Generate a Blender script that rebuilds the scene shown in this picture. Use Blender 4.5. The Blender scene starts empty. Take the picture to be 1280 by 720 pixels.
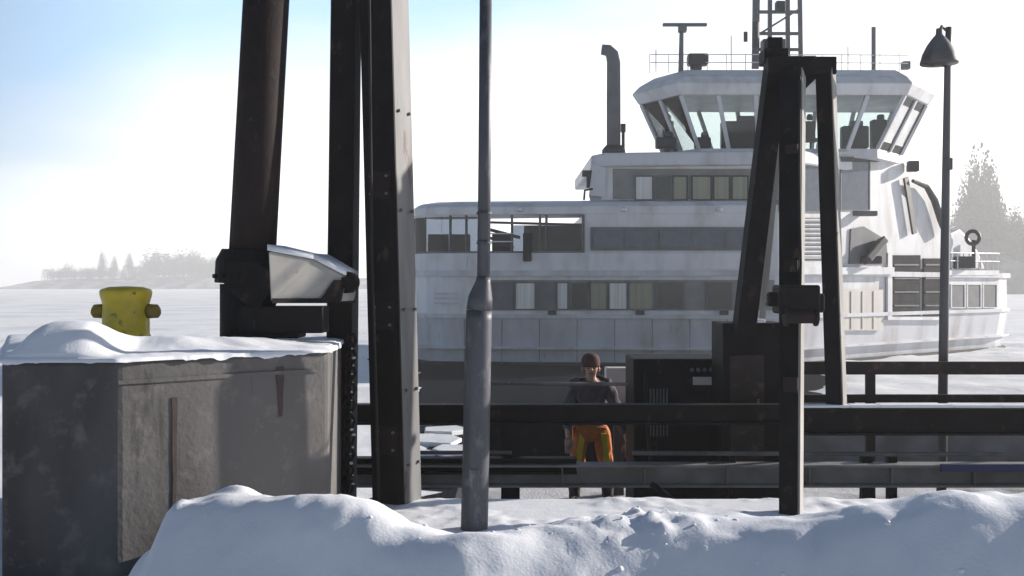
import bpy, math, random
from mathutils import Vector, noise
random.seed(7)
F, CX, HY, CZ = 1300.0, 640.0, 356.0, 1.8
SC = bpy.context.scene
COL = SC.collection
R = math.radians
SUN_AZ, SUN_EL = 66.0, 17.0
ICE = -1.6

def P(px, py, D):
    return Vector(((px-CX)/F*D, D, CZ-(py-HY)/F*D))
def V(*a): return Vector(a)

# ------------------------------------------------------------------ materials
def mat(name, col, rough=.6, metal=0, var=.12, scale=3.0, bump=.0, bscale=30, col2=None, spec=.5, detail=6, stretch=None, alpha=None, lo=.35, hi=.7):
    m = bpy.data.materials.new(name); m.use_nodes = True
    n, l = m.node_tree.nodes, m.node_tree.links
    b = n['Principled BSDF']
    tc = n.new('ShaderNodeTexCoord'); mp = n.new('ShaderNodeMapping')
    l.new(tc.outputs['Object'], mp.inputs['Vector'])
    if stretch: mp.inputs['Scale'].default_value = stretch
    ns = n.new('ShaderNodeTexNoise'); ns.inputs['Scale'].default_value = scale; ns.inputs['Detail'].default_value = detail
    l.new(mp.outputs[0], ns.inputs['Vector'])
    cr = n.new('ShaderNodeValToRGB')
    c2 = col2 or tuple(c*(1-var*2.2) for c in col)
    cr.color_ramp.elements[0].position = lo; cr.color_ramp.elements[1].position = hi
    cr.color_ramp.elements[0].color = (*c2, 1); cr.color_ramp.elements[1].color = (*col, 1)
    l.new(ns.outputs['Fac'], cr.inputs[0]); l.new(cr.outputs[0], b.inputs['Base Color'])
    b.inputs['Roughness'].default_value = rough; b.inputs['Metallic'].default_value = metal
    b.inputs['Specular IOR Level'].default_value = spec
    if bump:
        bs = n.new('ShaderNodeTexNoise'); bs.inputs['Scale'].default_value = bscale; bs.inputs['Detail'].default_value = 8
        l.new(tc.outputs['Object'], bs.inputs['Vector'])
        bp = n.new('ShaderNodeBump'); bp.inputs['Strength'].default_value = 1.0; bp.inputs['Distance'].default_value = bump
        l.new(bs.outputs['Fac'], bp.inputs['Height']); l.new(bp.outputs[0], b.inputs['Normal'])
    return m
M = {}
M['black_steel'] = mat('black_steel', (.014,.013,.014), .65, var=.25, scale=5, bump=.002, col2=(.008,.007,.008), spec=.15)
M['rust_steel'] = mat('rust_steel', (.018,.013,.013), .75, scale=7, bump=.003, col2=(.032,.019,.014), lo=.2, hi=.5, spec=.2)
M['brown_steel'] = mat('brown_steel', (.035,.024,.022), .6, scale=5, bump=.002, col2=(.018,.012,.012), spec=.3)
M['grey_steel'] = mat('grey_steel', (.16,.16,.165), .6, var=.2, scale=4, bump=.001, stretch=(1,1,.25), spec=.4)
M['galv'] = mat('galv', (.085,.09,.11), .5, metal=.2, var=.15, scale=6, bump=.001, stretch=(1,1,.3), spec=.4)
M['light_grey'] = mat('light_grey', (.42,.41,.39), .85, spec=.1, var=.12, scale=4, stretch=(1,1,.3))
M['sunlit_grey'] = mat('sunlit_grey', (.20,.20,.205), .6, var=.2, scale=4, stretch=(1,1,.25), spec=.3)
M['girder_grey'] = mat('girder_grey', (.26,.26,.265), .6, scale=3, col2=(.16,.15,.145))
M['concrete'] = mat('concrete', (.118,.112,.112), .9, scale=1.5, bump=.005, bscale=26, col2=(.058,.053,.053), stretch=(1,1,.45), lo=.36, hi=.60, detail=12)
M['stain'] = mat('stain', (.06,.045,.042), .85, scale=8, bump=.003)
M['white_paint'] = mat('white_paint', (.72,.73,.76), .38, scale=1.3, col2=(.53,.52,.52), stretch=(1,1,.35), lo=.3, hi=.55, bump=.01, bscale=.7)
M['hull_paint'] = mat('hull_paint', (.62,.635,.68), .4, scale=.9, col2=(.44,.43,.44), stretch=(1,1,.3), lo=.3, hi=.55, bump=.02, bscale=.6)
M['offwhite'] = mat('offwhite', (.62,.60,.56), .5, scale=1.2, col2=(.5,.47,.44), stretch=(1,1,.3))
M['ship_grey'] = mat('ship_grey', (.17,.178,.19), .65, scale=1.5, spec=.25)
M['door_grey'] = mat('door_grey', (.07,.07,.072), .9, scale=1.5, spec=.05)
M['band_grey'] = mat('band_grey', (.28,.285,.28), .6, scale=1.5, spec=.25)
M['ship_dark'] = mat('ship_dark', (.035,.037,.045), .5, scale=1.5)
M['boot'] = mat('boot', (.02,.02,.025), .7, scale=1)
M['deck_dark'] = mat('deck_dark', (.09,.09,.10), .8, scale=2)
M['yellow'] = mat('yellow', (.66,.50,.012), .45, scale=6, col2=(.42,.32,.02), bump=.003, bscale=14)
M['yellow_horn'] = mat('yellow_horn', (.30,.22,.02), .6, scale=9, col2=(.08,.06,.02))
M['curtain_glow'] = mat('curtain_glow', (.34,.34,.25), .2, scale=2, stretch=(9,9,.1))  # curtains; on the main deck this tone paints a yellowish lit interior
M['sky_white'] = mat('sky_white', (.80,.80,.78), .25, scale=2, stretch=(5,5,.1))  # white panes paint bright sky showing through windows; also colours the deck lamps
M['orange'] = mat('orange', (.55,.16,.02), .8, scale=12)
M['hivis'] = mat('hivis', (.62,.52,.02), .7, scale=12)
M['trousers'] = mat('trousers', (.03,.032,.045), .9, scale=9)
M['skin'] = mat('skin', (.50,.30,.23), .6, scale=20, var=.05)
M['red_knit'] = mat('red_knit', (.10,.04,.035), .9, scale=40, bump=.003, bscale=120)
M['jacket'] = mat('jacket', (.10,.085,.095), .9, scale=12)
M['boots'] = mat('boots', (.02,.018,.016), .6)
M['bark'] = mat('bark', (.09,.07,.06), .9, scale=6)
M['needles'] = mat('needles', (.10,.115,.10), .9, scale=.6, col2=(.035,.045,.035))
M['twigs'] = mat('twigs', (.20,.18,.17), .9, scale=.6, col2=(.08,.07,.065))
M['rock'] = mat('rock', (.36,.36,.38), .9, scale=.08, col2=(.09,.09,.085), lo=.45, hi=.6, detail=10)
M['blue'] = mat('blue', (.03,.035,.14), .5, scale=3)
M['rubber'] = mat('rubber', (.012,.012,.012), .8)
M['lifered'] = mat('lifered', (.45,.08,.03), .6)

def add_patches(m, col, scale, lo, hi, stretch=(1,1,1)):
    n, l = m.node_tree.nodes, m.node_tree.links; b = n['Principled BSDF']; src = b.inputs['Base Color'].links[0].from_socket
    tc = n.new('ShaderNodeTexCoord'); mp = n.new('ShaderNodeMapping'); mp.inputs['Scale'].default_value = stretch
    ns = n.new('ShaderNodeTexNoise'); ns.inputs['Scale'].default_value = scale; ns.inputs['Detail'].default_value = 10; ns.inputs['Roughness'].default_value = .65
    mr = n.new('ShaderNodeMapRange'); mr.inputs[1].default_value = lo; mr.inputs[2].default_value = hi; mx = n.new('ShaderNodeMix'); mx.data_type = 'RGBA'
    l.new(tc.outputs['Object'], mp.inputs[0]); l.new(mp.outputs[0], ns.inputs['Vector']); l.new(ns.outputs['Fac'], mr.inputs[0]); l.new(mr.outputs[0], mx.inputs['Factor'])
    l.new(src, mx.inputs['A']); mx.inputs['B'].default_value = (*col, 1); l.new(mx.outputs['Result'], b.inputs['Base Color'])
add_patches(M['black_steel'], (.055,.035,.025), 7, .60, .68, (1,1,.6))
add_patches(M['rust_steel'], (.07,.055,.05), 9, .62, .70, (1,1,.5))
add_patches(M['brown_steel'], (.09,.05,.035), 9, .56, .66)
add_patches(M['galv'], (.16,.165,.18), 12, .55, .7, (1,1,.4))
add_patches(M['grey_steel'], (.09,.06,.045), 6, .60, .68, (1,1,.4))
add_patches(M['sunlit_grey'], (.10,.065,.05), 8, .60, .68, (1,1,.3))
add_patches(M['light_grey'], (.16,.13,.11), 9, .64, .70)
add_patches(M['hull_paint'], (.30,.22,.17), 1.6, .62, .74, (3,3,.35))
add_patches(M['white_paint'], (.36,.30,.26), 1.9, .64, .76, (3,3,.3))
add_patches(M['yellow'], (.10,.075,.03), 9, .58, .64)
add_patches(M['concrete'], (.19,.175,.165), 5, .54, .74)
add_patches(M['concrete'], (.035,.03,.03), 2.2, .60, .72, (2,2,.35))
def snow_mat(name, col, b1, s1, b2, s2, dirt=None, dscale=.4):
    m = bpy.data.materials.new(name); m.use_nodes = True
    n, l = m.node_tree.nodes, m.node_tree.links
    b = n['Principled BSDF']; b.inputs['Roughness'].default_value = .75
    b.inputs['Specular IOR Level'].default_value = .2
    tc = n.new('ShaderNodeTexCoord')
    n1 = n.new('ShaderNodeTexNoise'); n1.inputs['Scale'].default_value = s1; n1.inputs['Detail'].default_value = 7
    n2 = n.new('ShaderNodeTexNoise'); n2.inputs['Scale'].default_value = s2; n2.inputs['Detail'].default_value = 3
    for q in (n1, n2): l.new(tc.outputs['Object'], q.inputs['Vector'])
    p1 = n.new('ShaderNodeBump'); p1.inputs['Distance'].default_value = b1
    p2 = n.new('ShaderNodeBump'); p2.inputs['Distance'].default_value = b2
    l.new(n1.outputs['Fac'], p1.inputs['Height']); l.new(n2.outputs['Fac'], p2.inputs['Height'])
    l.new(p1.outputs[0], p2.inputs['Normal']); l.new(p2.outputs[0], b.inputs['Normal'])
    cr = n.new('ShaderNodeValToRGB'); n3 = n.new('ShaderNodeTexNoise'); n3.inputs['Scale'].default_value = dscale; n3.inputs['Detail'].default_value = 9
    l.new(tc.outputs['Object'], n3.inputs['Vector']); l.new(n3.outputs['Fac'], cr.inputs[0])
    cr.color_ramp.elements[0].position = .36; cr.color_ramp.elements[1].position = .52
    cr.color_ramp.elements[0].color = (*(dirt or tuple(c*.93 for c in col)), 1); cr.color_ramp.elements[1].color = (*col, 1)
    l.new(cr.outputs[0], b.inputs['Base Color'])
    return m
M['snow'] = snow_mat('snow', (.83,.85,.90), .012, 3.5, .0018, 60)
M['ice'] = snow_mat('ice', (.82,.83,.85), .10, .5, .02, 3, dirt=(.66,.68,.72), dscale=.12)
M['dirty_snow'] = snow_mat('dirty_snow', (.60,.60,.62), .03, 2.5, .01, 40, dirt=(.25,.24,.24), dscale=1.2)

def water_mat():
    m = bpy.data.materials.new('water'); m.use_nodes = True
    n, l = m.node_tree.nodes, m.node_tree.links; n.remove(n['Principled BSDF'])
    df = n.new('ShaderNodeBsdfDiffuse'); df.inputs[0].default_value = (.018,.020,.026,1)
    gl = n.new('ShaderNodeBsdfGlossy'); gl.inputs['Roughness'].default_value = .25; mx = n.new('ShaderNodeMixShader'); mx.inputs[0].default_value = .02
    tc = n.new('ShaderNodeTexCoord'); ns = n.new('ShaderNodeTexNoise'); ns.inputs['Scale'].default_value = 1.6; ns.inputs['Detail'].default_value = 5
    bp = n.new('ShaderNodeBump'); bp.inputs['Distance'].default_value = .12
    l.new(tc.outputs['Object'], ns.inputs['Vector']); l.new(ns.outputs['Fac'], bp.inputs['Height']); l.new(bp.outputs[0], gl.inputs['Normal'])
    l.new(df.outputs[0], mx.inputs[1]); l.new(gl.outputs[0], mx.inputs[2]); l.new(mx.outputs[0], n['Material Output'].inputs[0])
    return m
M['water'] = water_mat()
def glass_mat(name, tint, mix):
    m = bpy.data.materials.new(name); m.use_nodes = True
    n, l = m.node_tree.nodes, m.node_tree.links
    for x in list(n): n.remove(x)
    o = n.new('ShaderNodeOutputMaterial'); t = n.new('ShaderNodeBsdfTransparent'); g = n.new('ShaderNodeBsdfGlossy')
    t.inputs['Color'].default_value = (*tint, 1); g.inputs['Roughness'].default_value = .05
    fr = n.new('ShaderNodeFresnel'); fr.inputs['IOR'].default_value = mix; mx = n.new('ShaderNodeMixShader')
    l.new(fr.outputs[0], mx.inputs[0]); l.new(t.outputs[0], mx.inputs[1]); l.new(g.outputs[0], mx.inputs[2]); l.new(mx.outputs[0], o.inputs[0])
    return m
M['clear_glass'] = glass_mat('clear_glass', (.86,.90,.90), 1.4)
M['blue_glass'] = glass_mat('blue_glass', (.42,.46,.52), 1.5)
M['glass_and_shade'] = mat('glass_and_shade', (.10,.12,.17), .15, var=.1, spec=.6)  # window glass, also the panes of the painted shade strip
M['dark_glass'] = mat('dark_glass', (.05,.055,.06), .12, var=.1, spec=.7)

# ------------------------------------------------------------------ mesh builder
class MB:
    def __init__(s): s.v, s.f = [], []
    def add(s, vs, fs):
        o = len(s.v); s.v += [Vector(v) for v in vs]; s.f += [tuple(i+o for i in f) for f in fs]; return s
    def hexa(s, a, b):           # two quads
        return s.add(list(a)+list(b), [(3,2,1,0),(4,5,6,7),(0,1,5,4),(1,2,6,5),(2,3,7,6),(3,0,4,7)])
    def box(s, c, size, rz=0):
        c = Vector(c); x, y, z = [k/2 for k in size]; ca, sa = math.cos(rz), math.sin(rz)
        q = lambda i, j, k: c+Vector((i*x*ca-j*y*sa, i*x*sa+j*y*ca, k*z))
        return s.hexa([q(-1,-1,-1),q(1,-1,-1),q(1,1,-1),q(-1,1,-1)], [q(-1,-1,1),q(1,-1,1),q(1,1,1),q(-1,1,1)])
    def beam(s, p0, p1, w, d, side=(1,0,0), w1=None, d1=None):
        p0, p1 = Vector(p0), Vector(p1); ax = (p1-p0).normalized()
        sd = Vector(side); sd = (sd-ax*sd.dot(ax)).normalized(); up = ax.cross(sd)
        w1 = w if w1 is None else w1; d1 = d if d1 is None else d1
        q = lambda p, i, j, w, d: p+sd*(i*w/2)+up*(j*d/2)
        return s.hexa([q(p0,-1,-1,w,d),q(p0,1,-1,w,d),q(p0,1,1,w,d),q(p0,-1,1,w,d)], [q(p1,-1,-1,w1,d1),q(p1,1,-1,w1,d1),q(p1,1,1,w1,d1),q(p1,-1,1,w1,d1)])
    def ibeam(s, p0, p1, w, d, side=(1,0,0), t=.014):
        # web lies along 'd' axis, flanges across 'side' (w)
        p0, p1 = Vector(p0), Vector(p1); ax = (p1-p0).normalized()
        sd = Vector(side); sd = (sd-ax*sd.dot(ax)).normalized(); up = ax.cross(sd)
        s.beam(p0+up*(d/2-t/2), p1+up*(d/2-t/2), w, t, sd); s.beam(p0-up*(d/2-t/2), p1-up*(d/2-t/2), w, t, sd)
        return s.beam(p0, p1, t, d-2*t-.001, sd)
    def tube(s, pts, r, seg=12, cap=True):
        pts = [Vector(p) for p in pts]; rs = r if isinstance(r, (list, tuple)) else [r]*len(pts)
        o = len(s.v); n = len(pts); prev = None
        for i, p in enumerate(pts):
            t = (pts[min(i+1,n-1)]-pts[max(i-1,0)]).normalized()
            a = prev if prev else (Vector((1,0,0)) if abs(t.x) < .8 else Vector((0,1,0)))
            a = (a-t*a.dot(t)).normalized(); prev = a; b = t.cross(a)
            for k in range(seg):
                an = 2*math.pi*k/seg; s.v.append(p+a*math.cos(an)*rs[i]+b*math.sin(an)*rs[i])
        for i in range(n-1):
            for k in range(seg):
                k2 = (k+1) % seg; s.f.append((o+i*seg+k, o+i*seg+k2, o+(i+1)*seg+k2, o+(i+1)*seg+k))
        if cap:
            s.f.append(tuple(o+k for k in reversed(range(seg)))); s.f.append(tuple(o+(n-1)*seg+k for k in range(seg)))
        return s
    def lathe(s, c, prof, seg=24):
        c = Vector(c); return s.tube([c+Vector((0,0,z)) for r, z in prof], [max(r,.001) for r, z in prof], seg)
    def prism(s, poly, z0, z1, poly1=None):
        n = len(poly); q = poly1 or poly
        return s.add([(x,y,z0) for x,y in poly]+[(x,y,z1) for x,y in q],
              [tuple(reversed(range(n))), tuple(range(n,2*n))]+[(i,(i+1)%n,(i+1)%n+n,i+n) for i in range(n)])
    def extr(s, pts, off):       # polygon of 3D points extruded by a vector
        pts = [Vector(p) for p in pts]; off = Vector(off); n = len(pts)
        return s.add(pts+[p+off for p in pts], [tuple(range(n)), tuple(reversed(range(n,2*n)))]+[(i+n,(i+1)%n+n,(i+1)%n,i) for i in range(n)])
    def build(s, name, m, parent=None, bevel=0, smooth=False, label=None):
        me = bpy.data.meshes.new(name); off = Vector(parent['_o']) if parent is not None else Vector((0,0,0))
        me.from_pydata([v-off for v in s.v], [], s.f); me.update()
        import bmesh
        bm = bmesh.new(); bm.from_mesh(me); bmesh.ops.recalc_face_normals(bm, faces=bm.faces); bm.to_mesh(me); bm.free()
        me.materials.append(M[m] if isinstance(m, str) else m)
        if smooth: me.polygons.foreach_set('use_smooth', [True]*len(me.polygons))
        o = bpy.data.objects.new(name, me); COL.objects.link(o)
        if parent is not None:
            o.parent = parent; o['_o'] = list(parent['_o'])
        else: o['_o'] = [0,0,0]
        if bevel:
            b = o.modifiers.new('bevel', 'BEVEL'); b.width = bevel; b.segments = 2; b.limit_method = 'ANGLE'
        if label: o['label'] = label
        return o
def tag(o, label=None, cat=None, group=None, kind=None):
    for k, v in (('label',label),('category',cat),('group',group),('kind',kind)):
        if v: o[k] = v
    return o
def thing(name, loc, label, cat, group=None):
    o = bpy.data.objects.new(name, None); COL.objects.link(o); o.location = loc; o.empty_display_size = .2
    o['_o'] = list(loc); return tag(o, label, cat, group)
def fbm(x, y, z=0, o=4):
    return noise.fractal(Vector((x,y,z)), .9, 2.1, o)

# ------------------------------------------------------------------ setting
b = MB(); N = 60
xs = [-2400+80*i for i in range(61)]
b.add([(-2400,-300,ICE),(2400,-300,ICE),(2400,3000,ICE),(-2400,3000,ICE)], [(0,1,2,3)])
tag(b.build('ice', 'ice'), kind='structure')

# rough snowy ice in the near distance: low drifts
def ice_patch():
    b = MB(); nx, ny = 170, 130; x0, x1, y0, y1 = -22, 52, 14.6, 75
    for j in range(ny+1):
        for i in range(nx+1):
            x = x0+(x1-x0)*i/nx; y = y0+(y1-y0)*(j/ny)
            e = min(1, min(i, nx-i, j, ny-j)/8)
            wat = 1 if in_poly(x, y, WPOLY) else 0
            h = max(0, fbm(x*.22, y*.35, 3)*.16+fbm(x*.9, y*1.3, 8)*.05+.05)
            b.v.append(Vector((x, y, ICE-.03+(.034+h)*e if not wat else ICE-.05)))
    w = nx+1
    b.f = [(j*w+i, j*w+i+1, (j+1)*w+i+1, (j+1)*w+i) for j in range(ny) for i in range(nx)]
    return b.build('snow_drifts', 'ice', smooth=True)
def in_poly(x, y, poly):
    c = False; n = len(poly)
    for i in range(n):
        x1, y1 = poly[i]; x2, y2 = poly[i-1]
        if (y1 > y) != (y2 > y) and x < (x2-x1)*(y-y1)/(y2-y1)+x1: c = not c
    return c
# open channel of black water along the ferry (broken ice edge)
edgeL = [(-1.2,15.2),(-1.3,17),(-2.0,19.5),(-1.5,21),(-2.6,24),(-2.2,27),(-3.3,30),(-2.9,33),(-3.9,37),(-3.6,40),(-4.9,43.4),(-6.6,47),(-6.2,52)]
edgeR = [(12,52),(13.5,44.6),(11.5,40.5),(11.9,37),(9.6,33),(9.9,29),(7.6,25),(7.0,21),(5.2,17),(5,15.2)]
WPOLY = edgeL+edgeR
def jag(poly):
    out = []
    for i in range(len(poly)):
        a, c = Vector(poly[i]), Vector(poly[(i+1)%len(poly)])
        for k in range(6):
            p = a.lerp(c, k/6); out.append((p.x+fbm(p.x*1.7,p.y*1.7)*.5, p.y+fbm(p.y*1.7,p.x*1.7,5)*.5))
    return out
b = MB(); wp = jag(WPOLY); b.add([(x,y,ICE+.006) for x,y in wp], [tuple(range(len(wp)))])
tag(b.build('water', 'water'), kind='structure')
tag(ice_patch(), kind='structure')
# ice floes in the channel
fl = []
for k in range(9):
    y = random.uniform(17, 30); t = (y-15)/30
    x = random.uniform(-1.2-3*t, -.6-2*t)
    if not in_poly(x, y, WPOLY): continue
    r = random.uniform(.25, .9); n = random.randint(5, 8)
    poly = [(x+r*random.uniform(.6,1.1)*math.cos(6.283*i/n), y+r*random.uniform(.6,1.1)*math.sin(6.283*i/n)) for i in range(n)]
    o = MB().prism(poly, ICE+.01, ICE+.07+random.uniform(0,.05)).build('ice_floe', 'ice', bevel=.02)
    tag(o, 'broken white ice floe drifting in the dark open water before the ferry', 'ice floe', 'ice floes in the open channel')

QE = 8.75
b = MB(); b.box((0, QE/2-7, -1.0), (60, QE+14, 1.96)); tag(b.build('quay', 'concrete'), kind='structure')

# snow bank on the quay
RID = [(-9,.0),(-3.2,.0),(-2.15,.0),(-1.93,.34),(-1.78,.60),(-1.5,.645),(-1.1,.645),(-.75,.64),(-.5,.57),(-.25,.55),(.1,.55),(.4,.58),(.7,.585),(1.0,.58),(1.38,.62),(1.75,.69),(2.1,.775),(2.45,.77),(2.8,.74),(3.4,.70),(9,.6)]
def interp(t, x):
    for (a, va), (c, vc) in zip(t, t[1:]):
        if a <= x <= c:
            k = (x-a)/(c-a); k = k*k*(3-2*k) if abs(c-a) < 1.2 else k; return va+(vc-va)*k
    return t[0][1] if x < t[0][0] else t[-1][1]
RY = [(-9,5.3),(-1.8,5.45),(-.8,5.35),(-.2,5.0),(.6,5.05),(1.4,5.0),(2.1,5.0),(3,4.7),(9,4.2)]
def snow_h(x, y):
    h = interp(RID, x); ry = interp(RY, x)+.12*math.sin(x*2.3)
    d = y-ry
    if d < 0:
        s = -d; r = max(0, h-1.3*s*s) if s < .3 else max(0, h-.117-.80*(s-.3))
    else:
        L = 1.9; k = min(1, d/L); r = h*(1-k*k*(3-2*k))*(1 if d < L else 0)
    r += .035*fbm(x*1.5, y*1.5, 2)*min(1, .3+h)+.012*fbm(x*6, y*6, 4)
    # secondary ridges
    r += .07*math.exp(-((x+.05)/.42)**2-((y-4.75)/.22)**2)
    r += .05*math.exp(-((x+.85)/.35)**2-((y-5.1)/.3)**2)
    r += .09*math.exp(-((x+1.60)/.17)**2-((y-6.0)/.16)**2)
    # rough kicked-up snow
    q = math.exp(-((x-.62)/.42)**2-((y-5.35)/.55)**2)
    r += q*(.05*max(0, fbm(x*9, y*5, 11)+.1)+.03*abs(fbm(x*16, y*7, 3)))
    if x > 2.15: r += .025*math.sin((x*5+y*9))*min(1, (x-2.15)*2)*math.exp(-((y-4.8)/.7)**2)
    return max(r, 0)+.03
b = MB(); sx, sy, x0, y0 = 320, 200, -5.0, 3.0; dx, dy = 10.4/sx, (QE+.05-3.0)/sy
for j in range(sy+1):
    for i in range(sx+1):
        x, y = x0+dx*i, y0+dy*j; e = min(1, min(i, sx-i)/14, j/10)
        z = snow_h(x, y)*e
        if y > QE-.25: z -= .5*((y-QE+.25)/.3)**2*.2
        b.v.append(Vector((x, y, z+.01*e)))
w = sx+1; b.f = [(j*w+i, j*w+i+1, (j+1)*w+i+1, (j+1)*w+i) for j in range(sy) for i in range(sx)]
tag(b.build('snow_bank', 'snow', smooth=True), kind='structure')
b = MB(); b.add([(-30,-14,-.012),(30,-14,-.012),(30,QE-.01,-.012),(-30,QE-.01,-.012)], [(0,1,2,3)]); 
tag(b.build('snow_ground', 'snow'), kind='structure')
# loose lumps of snow
b = MB()
def lump(b, c, r, sub=1):
    import bmesh
    bm = bmesh.new(); bmesh.ops.create_icosphere(bm, subdivisions=2, radius=r)
    vs = []; sd = random.random()*50
    for v in bm.verts:
        k = 1+.5*noise.noise(v.co/r*1.3+Vector((sd,sd,0))); vs.append(Vector(c)+Vector((v.co.x*k, v.co.y*k, v.co.z*k*.75)))
    b.add(vs, [tuple(v.index for v in f.verts) for f in bm.faces]); bm.free()
for k in range(170):
    x = random.gauss(.72, .38); y = random.gauss(5.35, .32); r = random.uniform(.004, .02)**1.0*random.choice((.5,.7,1))
    lump(b, (x, y, snow_h(x, y)+r*.4), r)
for k in range(30):
    x = random.uniform(-1.6, 3); y = random.uniform(4.4, 6); r = random.uniform(.006, .018)
    lump(b, (x, y, snow_h(x, y)+r*.3), r)
tag(b.build('snow_crumbs', 'snow', smooth=True), 'loose crumbs and clods of snow scattered over the snow bank', 'snow', kind='stuff')

# ------------------------------------------------------------------ concrete block
BP = [(-3.05,6.22),(-2.37,6.25),(-1.27,7.2),(-1.45,9.1),(-4.4,9.1)]
t = thing('concrete_block', (-2.6,7.6,0), 'large grey concrete mooring block with stained face and snow on top', 'concrete block')
MB().prism(BP, -2.4, 1.345).build('block', 'concrete', t, bevel=.03)
# dark weep recesses on the lit face
A, C = Vector((-2.37,6.25,0)), Vector((-1.27,7.2,0)); ud = (C-A).normalized(); nn = Vector((ud.y,-ud.x,0))
def onface(u, z, out=0): return A+ud*u+nn*out+Vector((0,0,z))
def streak(u, z0, z1, w, nm):
    b = MB(); pts = []
    n = 9
    for i in range(n): z = z0+(z1-z0)*i/(n-1); pts.append(onface(u-w*(.5+.35*noise.noise(Vector((u*9,z*7,0))))*(1-.6*i/(n-1)), z, .004))
    for i in reversed(range(n)): z = z0+(z1-z0)*i/(n-1); pts.append(onface(u+w*(.5+.35*noise.noise(Vector((u*9+5,z*7,3))))*(1-.6*i/(n-1)), z, .004))
    b.extr(pts, nn*.003); b.build(nm, 'stain', t)
streak(.35, 1.10, .1, .035, 'rust_streak'); streak(1.08, 1.25, .92, .06, 'rust_streak')
MB().extr([onface(-.0, 1.2, .006), onface(1.37, 1.2, .006), onface(1.37, 1.225, .006), onface(0, 1.225, .006)], nn*.006).build('form_line', 'concrete', t)
# snow cap of the block
b = MB(); nx, ny = 110, 90; xa, xb, ya, yb = -4.5, -1.2, 6.14, 9.1
inside = {}
def cap_h(x, y):
    h = .012+.022*abs(fbm(x*2, y*2, 9))
    h += .20*math.exp(-((x+2.80)/.27)**4-((y-6.62)/.36)**2)
    h += .08*math.exp(-((x+2.35)/.35)**2-((y-7.1)/.3)**2)
    h += .05*math.exp(-((x+1.9)/.3)**2-((y-7.4)/.25)**2)
    return h
def dist_edge(x, y):
    d = 9
    for i in range(len(BP)):
        a, c = Vector(BP[i]), Vector(BP[(i+1)%len(BP)]); e = (c-a); l = e.length; d = min(d, (e.x*(y-a.y)-e.y*(x-a.x))/l)
    return d
bd = []
for i in range(len(BP)):
    p_, q_ = Vector(BP[i]), Vector(BP[(i+1)%len(BP)]); m_ = max(4, int((q_-p_).length/.02))
    bd += [p_.lerp(q_, k/m_) for k in range(m_)]
cen = Vector((-2.6, 7.7)); nb = len(bd); rings = [-.014,-.010,.0,.008,.018,.032,.05,.075,.1,.13,.17,.21,.26,.31,.37,.43,.5,.58,.68,.8,.92]
for r_, d_ in enumerate(rings):
    for p_ in bd:
        q_ = p_.lerp(cen, d_) if d_ > 0 else p_+(p_-cen).normalized()*(-d_)*2*(1+.6*fbm(p_.x*6, p_.y*6, 5))
        dd = max(0, dist_edge(q_.x, q_.y)); k_ = min(1, dd/.16)
        z_ = 1.345+cap_h(q_.x, q_.y)*math.sqrt(k_)+.012
        if r_ == 0: z_ = 1.335-.03*max(0, fbm(p_.x*5, p_.y*5, 7))
        b.v.append(Vector((q_.x, q_.y, z_)))
for r_ in range(len(rings)-1):
    for i in range(nb): b.f.append((r_*nb+i, r_*nb+(i+1)%nb, (r_+1)*nb+(i+1)%nb, (r_+1)*nb+i))
b.f.append(tuple((len(rings)-1)*nb+i for i in range(nb)))
o = b.build('snow_cap', 'snow', smooth=True)
tag(o, 'drifted snow lying on top of the concrete block', 'snow', kind='stuff')

# yellow bollard
c = P(157.5, 418, 7.7); c.z = 1.36
t = thing('mooring_bollard', c, 'yellow horned mooring bollard standing in snow on the concrete block', 'bollard')
MB().lathe(c, [(.20,0),(.185,.04),(.168,.08),(.165,.30),(.182,.36),(.186,.385),(.178,.405),(.12,.425),(0,.43)], 32).build('bollard_post', 'yellow', t, smooth=True)
for s_ in (-1, 1):
    MB().tube([c+V(s_*.15,0,.245), c+V(s_*.20,0,.245), c+V(s_*.235,0,.245), c+V(s_*.25,0,.247)], [.055,.052,.05,.03], 16).build('horn', 'yellow_horn', t, smooth=True)

# leaning tubular pile with collar
pb = P(310, 420, 8.0); pt = P(336, -60, 8.0)
t = thing('leaning_pile', (pb.x, pb.y, 1.33), 'thick black steel pile leaning right from the snowy concrete block', 'steel pile')
ax = (pt-pb).normalized()
MB().tube([pb+ax*.3, pb.lerp(pt, .5), pt], [.178,.176,.174], 32).build('pile_shaft', 'rust_steel', t, smooth=True)
MB().tube([pb-V(0,0,.2), pb+V(0,0,.40)], .21, 28).build('pile_foot', 'black_steel', t, smooth=True)
b = MB(); k0 = P(307, 355, 7.98); b.tube([k0, k0+ax*.17], .232, 24); b.tube([k0+ax*.17, k0+ax*.26], [.232,.19], 24)
b.build('collar', 'black_steel', t, bevel=.006)
for k in range(12):
    an = k*math.pi/6; p = k0+ax*.06+V(math.cos(an)*.228, math.sin(an)*.228, 0); MB().tube([p, p+V(math.cos(an)*.025, math.sin(an)*.025, 0)], .018, 6).build('collar_bolt', 'black_steel', t)
b = MB(); b.box(P(356, 399, 7.85), (.62,.28,.20)); b.box(P(345, 412, 7.9), (.4,.3,.12)); b.build('base_bracket', 'black_steel', t, bevel=.01)
# stub of web between pile and housing
MB().beam(P(300,340,7.9), P(342,372,7.8), .2, .3, (0,1,0)).build('gusset', 'black_steel', t)

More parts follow.
